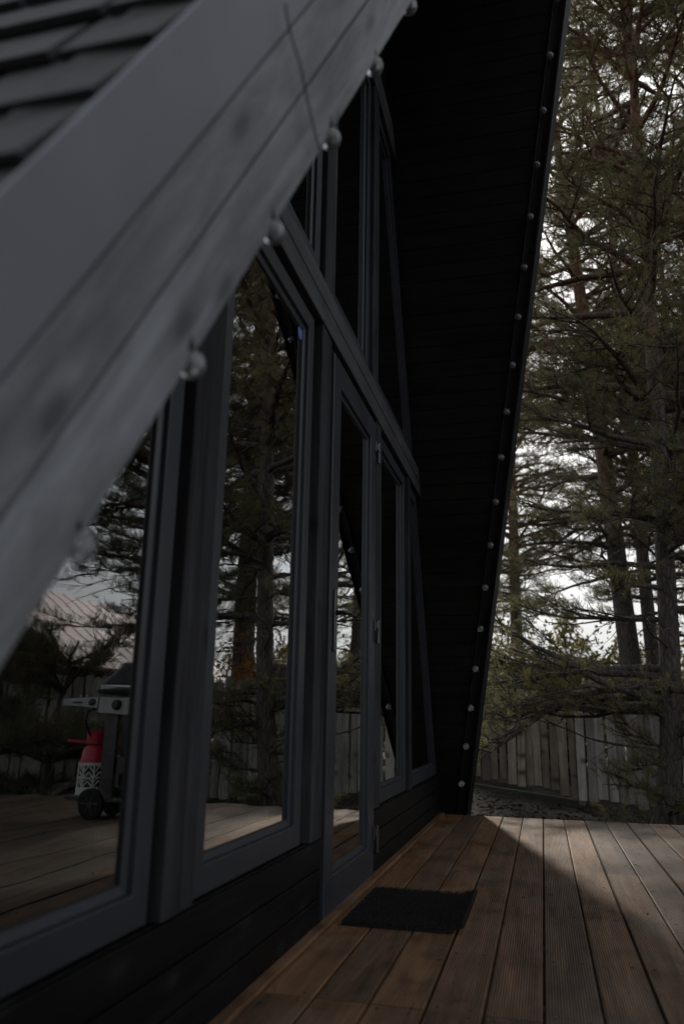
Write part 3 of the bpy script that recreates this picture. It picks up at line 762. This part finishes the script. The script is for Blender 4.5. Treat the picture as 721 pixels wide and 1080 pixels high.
# ================================================================== FENCES
rf = random.Random(21)
def fence(pts, label, mat, top, pitch=.15, seed=1, seg_top=0.):
    r = random.Random(seed)
    A, Bp = Vector(pts[0]), Vector(pts[1]); d = (Bp-A); Ln = d.length; d.normalize(); nn = Vector((d.y, -d.x))
    if nn.y > 0: nn = -nn
    f = thing('fence', label, 'fence', (A.x, A.y, gz(A.x, A.y)))
    s = 0
    while s < Ln:
        wd = r.uniform(.095, .135); p = A+d*s; q = A+d*min(s+wd, Ln); dep = r.choice((0, 0, .004, .026)); 
        b0 = gz(p.x, p.y)+r.uniform(.02, .09); t = top+r.uniform(-.05, .05)+seg_top*s; lean = r.uniform(-.025, .025)
        p3, q3 = p+nn*dep, q+nn*dep; w2 = r.uniform(-.012, .012)
        mb = MB(); l = Vector((d.x*lean, d.y*lean))
        mb.prism([(p3.x, p3.y, b0), (q3.x, q3.y, b0), (q3.x+l.x, q3.y+l.y, t-.03+w2), ((p3.x+q3.x)/2+l.x, (p3.y+q3.y)/2+l.y, t+w2), (p3.x+l.x, p3.y+l.y, t-.03)], (nn.x*.02, nn.y*.02, 0))
        mb.build('board', mat, f, bevel=.002)
        s += wd+r.choice((.006, .012, .02, .03))
    for z in (.15, .85):
        mb = MB(); a, b_ = A-nn*.005, Bp-nn*.005
        z0a = gz(A.x, A.y)+z+.25; z0b = gz(Bp.x, Bp.y)+z+.25
        mb.prism([(a.x, a.y, z0a), (b_.x, b_.y, z0b), (b_.x, b_.y, z0b+.08), (a.x, a.y, z0a+.08)], (-nn.x*.04, -nn.y*.04, 0)); mb.build('rail', mat, f)
    n = int(Ln/2.4)+1
    for i in range(n+1):
        p = A+d*(Ln*i/n)-nn*.10; mb = MB(); mb.box(p.x-.045, p.x+.045, p.y-.045, p.y+.045, gz(p.x, p.y)-.1, top-.1); mb.build('post', mat, f, bevel=.004)
    return f
fence([(-2.2, 12.35), (1.22, 11.75)], 'brown weathered board fence behind the end of the deck, left of the big trunk', M['fence'], 1.12, seed=3)
fence([(1.22, 11.45), (6.9, 8.75)], 'greyer board fence running forward behind the big pine trunk to the right', M['fence_grey'], 1.20, seed=9)
fence([(6.95, 8.70), (12.5, 8.2)], 'grey board fence continuing far to the right in front of the log house', M['fence_grey'], 1.2, seed=14)
mb = MB(); mb.prism([(-2.2, 11.3, gz(-2.2, 11.3)-.03), (1.18, 10.9, gz(1.18, 10.9)-.03), (1.18, 10.9, gz(1.18, 10.9)+.10), (-2.2, 11.3, gz(-2.2, 11.3)+.13)], (0, -.12, 0))
tag(mb.build('timber_edging', M['curb'], bevel=.01), 'old dark timber edging lying on the soil in front of the brown fence', 'timber edging')

# ================================================================== HOUSE (mirrored in the glass)
hs_ = thing('neighbour_house', 'brown log house with a pale pinkish roof beyond the fence, mirrored in the nearest pane', 'house', (9.2, 17, -.5))
ex, ez, rx, rz = 6.95, 1.45, 9.25, 3.15; hy0, hy1 = 12.0, 20.0
mb = MB(); mb.prism([(ex+.45, hy0+.35, -.6), (2*rx-ex-.45, hy0+.35, -.6), (2*rx-ex-.45, hy0+.35, ez+.18), (rx, hy0+.35, rz-.12), (ex+.45, hy0+.35, ez+.18)], (0, hy1-hy0-.7, 0)); mb.build('wall', M['logwall'], hs_)
mb = MB()
for i in range(20):
    z = -.5+i*.18
    hw = (2*rx-2*ex-.9)/2 if z < ez+.1 else max(.05, (rz-.15-z)/(rz-ez-.3)*(rx-ex-.45))
    if z < rz-.2: mb.tube([(rx-hw, hy0+.35, z), (rx+hw, hy0+.35, z)], .085, 8)
    if z < ez+.1: mb.tube([(ex+.45, hy0+.35, z), (ex+.45, hy1-.35, z)], .085, 8)
mb.build('logs', M['logwall'], hs_, smooth=True)
for sx in (1, -1):
    xe = ex if sx == 1 else 2*rx-ex
    mb = MB(); mb.prism([(xe, hy0, ez), (rx, hy0, rz), (rx, hy0, rz+.06), (xe, hy0, ez+.06)], (0, hy1-hy0, 0)); rr_ = mb.build('roof', M['roofpink'], hs_)
    mb = MB()
    for i in range(16):
        y = hy0+.15+i*.5; mb.prism([(xe, y, ez+.061), (rx, y, rz+.061), (rx, y, rz+.075), (xe, y, ez+.075)], (0, .03, 0))
    mb.build('roof_seams', M['roofpink'], rr_)
    mb = MB(); mb.prism([(xe, hy0-.03, ez-.08), (rx, hy0-.03, rz-.08), (rx, hy0-.03, rz+.08), (xe, hy0-.03, ez+.08)], (0, .028, 0)); mb.build('verge_board', M['roofpink'], rr_)
mb = MB(); mb.box(8.9, 9.6, hy0+.20, hy0+.26, .3, 1.3); mb.build('window', M['gasket'], hs_)
# low shed roof beyond the brown fence
sd = thing('garden_shed', 'low dark shed with a pale metal roof showing over the brown fence', 'shed', (-.2, 17.5, 0))
mb = MB(); mb.box(-2.2, 1.6, 17, 20, -.4, 1.85); mb.build('wall', M['siding'], sd)
mb = MB(); mb.prism([(-2.5, 16.7, 1.86), (-2.5, 20.2, 2.35), (-2.5, 20.2, 2.40), (-2.5, 16.7, 1.91)], (4.3, 0, 0)); mb.build('roof', M['grillgrey'], sd)

# ================================================================== TREES
def np_mesh(name, V, T, mat, parent):
    me = bpy.data.meshes.new(name); V = np.asarray(V, np.float32); T = np.asarray(T, np.int32)
    me.vertices.add(len(V)); me.vertices.foreach_set('co', V.ravel())
    me.loops.add(T.size); me.loops.foreach_set('vertex_index', T.ravel())
    me.polygons.add(len(T)); me.polygons.foreach_set('loop_start', np.arange(0, T.size, 3, dtype=np.int32)); me.polygons.foreach_set('loop_total', np.full(len(T), 3, np.int32))
    me.update(calc_edges=True); me.materials.append(mat)
    o = bpy.data.objects.new(name, me); col.objects.link(o); o.parent = parent; o.location = -root_loc(parent); return o
def needles(C, D, rng, n=16, ln=.085, w=.0055, spread=.75):
    """C tuft centres (k,3), D tuft directions (k,3) -> needle triangles"""
    k = len(C); d = rng.normal(size=(k, n, 3)); d /= np.linalg.norm(d, axis=2, keepdims=True)
    d = d*spread+D[:, None, :]*.75; d /= np.linalg.norm(d, axis=2, keepdims=True)
    base = C[:, None, :]-D[:, None, :]*rng.uniform(0, .09, (k, n, 1))
    l = ln*rng.uniform(.7, 1.25, (k, n, 1))
    s = np.cross(d, rng.normal(size=(k, n, 3))); s /= np.linalg.norm(s, axis=2, keepdims=True)+1e-9
    V = np.stack([base-s*w/2, base+s*w/2, base+d*l], 2).reshape(-1, 3)
    T = np.arange(len(V)).reshape(-1, 3); return V, T
def branch_path(p0, az, up, Ln, rng, n=8, droop=.25, wig=.10):
    p = np.array(p0, float); pts = [p.copy()]; a = az; e = up
    for i in range(n):
        a += rng.normal()*wig; e += rng.normal()*wig*.7-droop/n+(.5*droop/n*2.4 if i > n*.55 else 0)
        p = p+np.array([math.cos(a)*math.cos(e), math.sin(a)*math.cos(e), math.sin(e)])*Ln/n; pts.append(p.copy())
    return np.array(pts)
def pine(loc, H, r0, cs, CL, label, seed, lean=(0, 0), extra=(), dens=1., azr=None, dead=True, group='pines around the cabin', bend=.12, ndl=20, nw=.0050, name='pine_tree', skip=None, sweep=0.):
    rng = np.random.default_rng(seed); x0, y0, z0 = loc
    t = thing(name, label, 'tree', loc, group)
    n = 16; wig = np.cumsum(rng.normal(size=(n+1, 2))*bend*.35, axis=0)*np.linspace(0, 1, n+1)[:, None]
    def axis(f): 
        i = f*n; k = min(int(i), n-1); u = i-k
        q = wig[k]*(1-u)+wig[k+1]*u
        return np.array([x0+lean[0]*f+sweep*(1-math.exp(-f*H/.9))+q[0], y0+lean[1]*f+q[1], z0-.1+(H+.1)*f])
    tr = MB(); fs = np.linspace(0, 1, n*2+1)
    tr.tube([axis(f) for f in fs], [max(.012, r0*(1-f)**.8*(1+.45*math.exp(-f*H*2.2))+.008) for f in fs], 14)
    trunk = tr.build('trunk', M['bark'], t, smooth=True)
    wood_ = MB(); C = []; D = []
    def twig(p, az, up, Ln, r):
        pts = branch_path(p, az, up, Ln, rng, 4, -.3, .18)
        wood_.tube(pts, [r*(1-i/5.)+.0015 for i in range(5)], 4, cap=False)
        m_ = max(1, int(Ln/.075*dens))
        for q in range(m_):
            f = .30+.70*(q+rng.uniform())/m_; i = min(int(f*4), 3); u = f*4-i
            c = pts[i]*(1-u)+pts[i+1]*u; d = pts[i+1]-pts[i]; d = d/np.linalg.norm(d)+np.array([0, 0, .35])+rng.normal(size=3)*.35
            C.append(c+rng.normal(size=3)*.035); D.append(d/np.linalg.norm(d))
    def limb(p, az, up, Ln, r, leafy=True, start=.28, droop=.35):
        ns = 9; pts = branch_path(p, az, up, Ln, rng, ns, droop, .13)
        wood_.tube(pts, [r*(1-i/(ns+1.))+.003 for i in range(ns+1)], 6, cap=False)
        if not leafy:
            for q in range(rng.integers(3, 8)):
                f = rng.uniform(.25, 1); i = min(int(f*ns), ns-1)
                a2 = az+rng.choice((-1, 1))*rng.uniform(.5, 1.1)
                pp = branch_path(pts[i], a2, rng.uniform(-.4, .4), Ln*rng.uniform(.15, .4), rng, 4, 0, .25)
                wood_.tube(pp, [.006, .005, .004, .003, .002], 4, cap=False)
            return
        f = start
        while f < 1.:
            i = min(int(f*ns), ns-1); u = f*ns-i; c = pts[i]*(1-u)+pts[min(i+1, ns)]*u
            d = pts[min(i+1, ns)]-pts[i]; a0 = math.atan2(d[1], d[0]); s = rng.choice((-1, 1))
            Lt = Ln*(.42-.27*f)*rng.uniform(.7, 1.2)+.14
            pp = branch_path(c, a0+s*rng.uniform(.5, 1.0), rng.uniform(-.1, .4), Lt, rng, 5, .05, .15)
            wood_.tube(pp, [.010*(1-k/6.)+.002 for k in range(6)], 4, cap=False)
            for k in range(1, 6):
                for _ in range(2):
                    d2 = pp[k]-pp[k-1]; a1 = math.atan2(d2[1], d2[0])
                    twig(pp[k], a1+rng.uniform(-1.1, 1.1), rng.uniform(-.15, .75), rng.uniform(.10, .24), .004)
            f += .125/Ln*rng.uniform(.8, 1.3)/max(.5, dens)
        twig(pts[-1], az, .3, .25, .005)
    z = cs*H
    while z < H*.985:
        f = z/H; g = (f-cs)/(1-cs); prof = (1-g)**.75*min(1, .45+g*3.2)
        for q in range(rng.integers(3, 5)):
            az = rng.uniform(0, 2*math.pi)
            Ln = CL*prof*rng.uniform(.65, 1.15)+.25
            if skip and skip(az, z): continue
            limb(axis(f), az, rng.uniform(.05, .45)+g*.5, Ln, .012+.016*Ln, True, .17 if g < .6 else .12)
        z += rng.uniform(.25, .42)
    if dead:
        z = .9
        while z < cs*H+1:
            limb(axis(z/H), rng.uniform(0, 6.28), rng.uniform(-.3, .25), rng.uniform(.4, 1.6), .014, False); z += rng.uniform(.14, .4)
    for (zz, az, up, Ln, leafy) in extra: limb(axis(zz/H), az, up, Ln, .016+.010*Ln, leafy, .22, .20)
    b = wood_.build('limbs', M['bark'], trunk, smooth=True)
    V, T = needles(np.array(C), np.array(D), rng, ndl, .074, nw)
    np_mesh('crown', V, T, M['needles'], t)
    return t, len(C)
PI = math.pi; cnt = 0
specs = [
 # loc, H, r0, crown start, limb length, label, seed, lean, extra
 dict(loc=(1.78, 8.05, -.36), H=12.5, r0=.098, cs=.22, CL=2.3, seed=11, lean=(.15, .1), sweep=.22, bend=.05, dens=.85, label='dark pine with low spreading boughs, its trunk nearest to the end of the deck',
      extra=[(1.45, PI*.99, .16, 2.7, True), (1.55, PI*.92, .14, 3.0, True), (1.40, PI*.86, .12, 2.3, True), (1.65, PI*.96, .12, 2.5, True), (2.1, PI*1.08, .12, 1.4, True), (1.25, PI*.9, .08, 1.6, True), (1.35, PI*1.03, .1, 2.4, True), (1.5, PI*.89, .05, 2.7, True), (1.3, PI*.84, .12, 1.8, True), (2.6, PI*.95, .3, 1.5, False),
             (1.1, -.6, .1, .7, True), (1.4, -.2, .0, 2.0, True), (2.2, -.35, .1, 2.4, True), (2.9, .1, .15, 2.0, True), (3.3, -1.2, .2, 1.5, True), (3.0, -1.7, .2, 1.6, True), (2.4, PI*1.25, .2, 1.0, True)]
            + [(.15+.085*k, (k*2.4) % 6.28, .35, .42+.05*(k % 3), True) for k in range(16)]),
 dict(loc=(2.30, 13.2, -.4), H=17.5, r0=.17, cs=.20, CL=2.6, seed=23, lean=(-1.1, .3), label='leaning pine with an orange brown trunk behind the corner of the two fences'),
 dict(loc=(2.95, 16.2, -.4), H=18.5, r0=.14, cs=.19, CL=2.3, seed=31, lean=(-.5, .2), label='slim straight pine behind and just right of the leaning one'),
 dict(loc=(4.0, 12.6, -.4), H=17., r0=.2, cs=.26, CL=2.6, seed=41, lean=(.1, .1), label='tall pine behind the grey fence, at the right edge of the photo'),
 dict(dens=.62, loc=(-.9, 15.3, -.2), H=16., r0=.15, cs=.58, CL=2.6, seed=52, lean=(.3, .2), label='pine behind the brown fence, its crown beside the far roof edge'),  # crown raised and thinned to shape the sun patch on the deck
 dict(loc=(-.7, 20.5, -.2), H=16., r0=.2, cs=.20, CL=2.9, seed=61, lean=(.2, 0), label='far tall pine whose boughs reach out from behind the roof edge'),
 dict(loc=(4.6, 20., -.3), H=16., r0=.2, cs=.22, CL=2.9, seed=66, lean=(-.4, 0), label='far tall pine showing between the slim pine and the right edge'),
 dict(loc=(.1, 24., -.2), H=18.5, r0=.2, cs=.22, CL=3.2, seed=67, lean=(.2, 0), label='far tall pine filling the gap high beside the roof edge'),
 # seen in the glass
 dict(loc=(3.85, 9.95, -.4), H=11.5, r0=.13, cs=.22, CL=2.4, seed=71, lean=(.2, .1), label='pine behind the grey fence mirrored in the left part of the second pane'),
 dict(loc=(4.35, 10.9, -.4), H=12., r0=.14, cs=.2, CL=2.6, seed=88, lean=(.1, .1), label='pine close behind the grey fence, its boughs filling the top of the nearest pane'),
 dict(loc=(7.7, 10.1, -.4), H=12., r0=.14, cs=.28, CL=2.7, seed=82, dens=.7, lean=(-.2, 0), label='pine near the log house roof mirrored in the nearest pane'),
 dict(loc=(13.5, 14.0, -.4), H=13., r0=.16, cs=.40, CL=2.0, seed=93, dens=.7, lean=(0, .2), label='pine at the far side of the log house, leftmost in the mirrored view'),
]
for s in specs:
    s.setdefault('dens', .66)
    _, c = pine(**s); cnt += c
_, c = pine(loc=(3.95, 7.25, -.33), H=1.75, r0=.035, cs=.14, CL=1.0, seed=101, label='small bushy young pine at the edge of the deck, mirrored beside the barbecue', dead=False, dens=1., group='young pines', name='young_pine'); cnt += c
_, c = pine(loc=(4.75, 7.5, -.33), H=2.1, r0=.04, cs=.15, CL=1.1, seed=105, label='taller young pine before the grey fence, mirrored at the left edge of the nearest pane', dead=False, dens=1., group='young pines', name='young_pine'); cnt += c
print('tufts', cnt)

def shrub(loc, H, Rr_, label, seed, mat, n=2600, ls=.035, name='shrub', cat='shrub', group=None, stems=9):
    rng = np.random.default_rng(seed); x0, y0, z0 = loc
    t = thing(name, label, cat, loc, group); st = MB(); ends = []
    for i in range(stems):
        az = rng.uniform(0, 6.28); pts = branch_path((x0+rng.normal()*.08, y0+rng.normal()*.08, z0), az, rng.uniform(.9, 1.5), H*rng.uniform(.7, 1.05), rng, 7, .2, .14)
        st.tube(pts, [.028*(1-k/8.)+.004 for k in range(8)], 6)
        for k in range(2, 8):
            for _ in range(3):
                pp = branch_path(pts[k], rng.uniform(0, 6.28), rng.uniform(0, .9), Rr_*rng.uniform(.3, .8), rng, 4, .1, .2)
                st.tube(pp, [.009, .007, .005, .004, .002], 4); ends += [pp[2], pp[3], pp[4]]
    st.build('stems', M['bark_dark'], t)
    E_ = np.array(ends); k = rng.integers(0, len(E_), n); C = E_[k]+rng.normal(size=(n, 3))*.12
    d = rng.normal(size=(n, 3)); d /= np.linalg.norm(d, axis=1)[:, None]; s = np.cross(d, rng.normal(size=(n, 3))); s /= np.linalg.norm(s, axis=1)[:, None]
    l = ls*rng.uniform(.7, 1.4, (n, 1))
    V = np.stack([C-d*l, C+s*l*.55, C+d*l, C-d*l, C+d*l, C-s*l*.55], 1).reshape(-1, 3)
    np_mesh('crown', V, np.arange(len(V)).reshape(-1, 3), mat, t)
shrub((-.45, 14.2, -.2), 2.9, 1.1, 'yellowing bush over the brown fence, nearest to the roof edge', 5, M['leaves_y'], 6000, .04, group='yellowing bushes beyond the fence')
shrub((1.3, 15.4, -.3), 2.5, 1.1, 'yellowing bush seen low between the roof edge and the leaning trunk', 6, M['leaves_y'], 5000, .04, group='yellowing bushes beyond the fence')
shrub((2.9, 18.5, -.3), 2.9, 1.2, 'yellowing bush seen low between the leaning trunk and the slim one', 7, M['leaves_y'], 5000, .045, group='yellowing bushes beyond the fence')
shrub((4.0, 15.0, -.3), 2.4, 1.1, 'yellowing bush low at the right edge of the photo', 9, M['leaves_y'], 4500, .045, group='yellowing bushes beyond the fence')
shrub((3.55, 11.0, -.35), 2.0, .8, 'orange leaved shrub above the fence, mirrored in the second pane', 8, M['leaves_o'], 3500, .03)
# far wood closing the gaps near the horizon
def far_wood():
    rng = np.random.default_rng(77); C = []
    for i in range(70):
        a = rng.uniform(-.25, 1.1); D_ = rng.uniform(38, 70); cx_, cy_ = D_*math.sin(a), D_*math.cos(a); hh = rng.uniform(3.0, 6.0)
        m_ = 700; u = rng.uniform(0, 1, m_); rr = (1-u)**.6*2.2; th = rng.uniform(0, 6.28, m_)
        q = np.sqrt(rng.uniform(0, 1, m_)); C.append(np.stack([cx_+rr*q*np.cos(th), cy_+rr*q*np.sin(th), -.4+.2+u*hh], 1))
    C = np.concatenate(C); n = len(C); d = rng.normal(size=(n, 3)); d /= np.linalg.norm(d, axis=1)[:, None]; s = np.cross(d, rng.normal(size=(n, 3))); s /= np.linalg.norm(s, axis=1)[:, None]
    l = .22*rng.uniform(.6, 1.3, (n, 1)); V = np.stack([C-d*l, C+s*l*.6, C+d*l], 1).reshape(-1, 3)
    me = bpy.data.meshes.new('far_wood'); T = np.arange(len(V), dtype=np.int32)
    me.vertices.add(len(V)); me.vertices.foreach_set('co', V.astype(np.float32).ravel()); me.loops.add(len(T)); me.loops.foreach_set('vertex_index', T)
    me.polygons.add(n); me.polygons.foreach_set('loop_start', np.arange(0, len(T), 3, dtype=np.int32)); me.polygons.foreach_set('loop_total', np.full(n, 3, np.int32)); me.update(calc_edges=True)
    me.materials.append(M['needles']); o = bpy.data.objects.new('far_wood', me); col.objects.link(o)
    tag(o, 'low dark wood far beyond the fences', 'wood', kind='stuff')
far_wood()
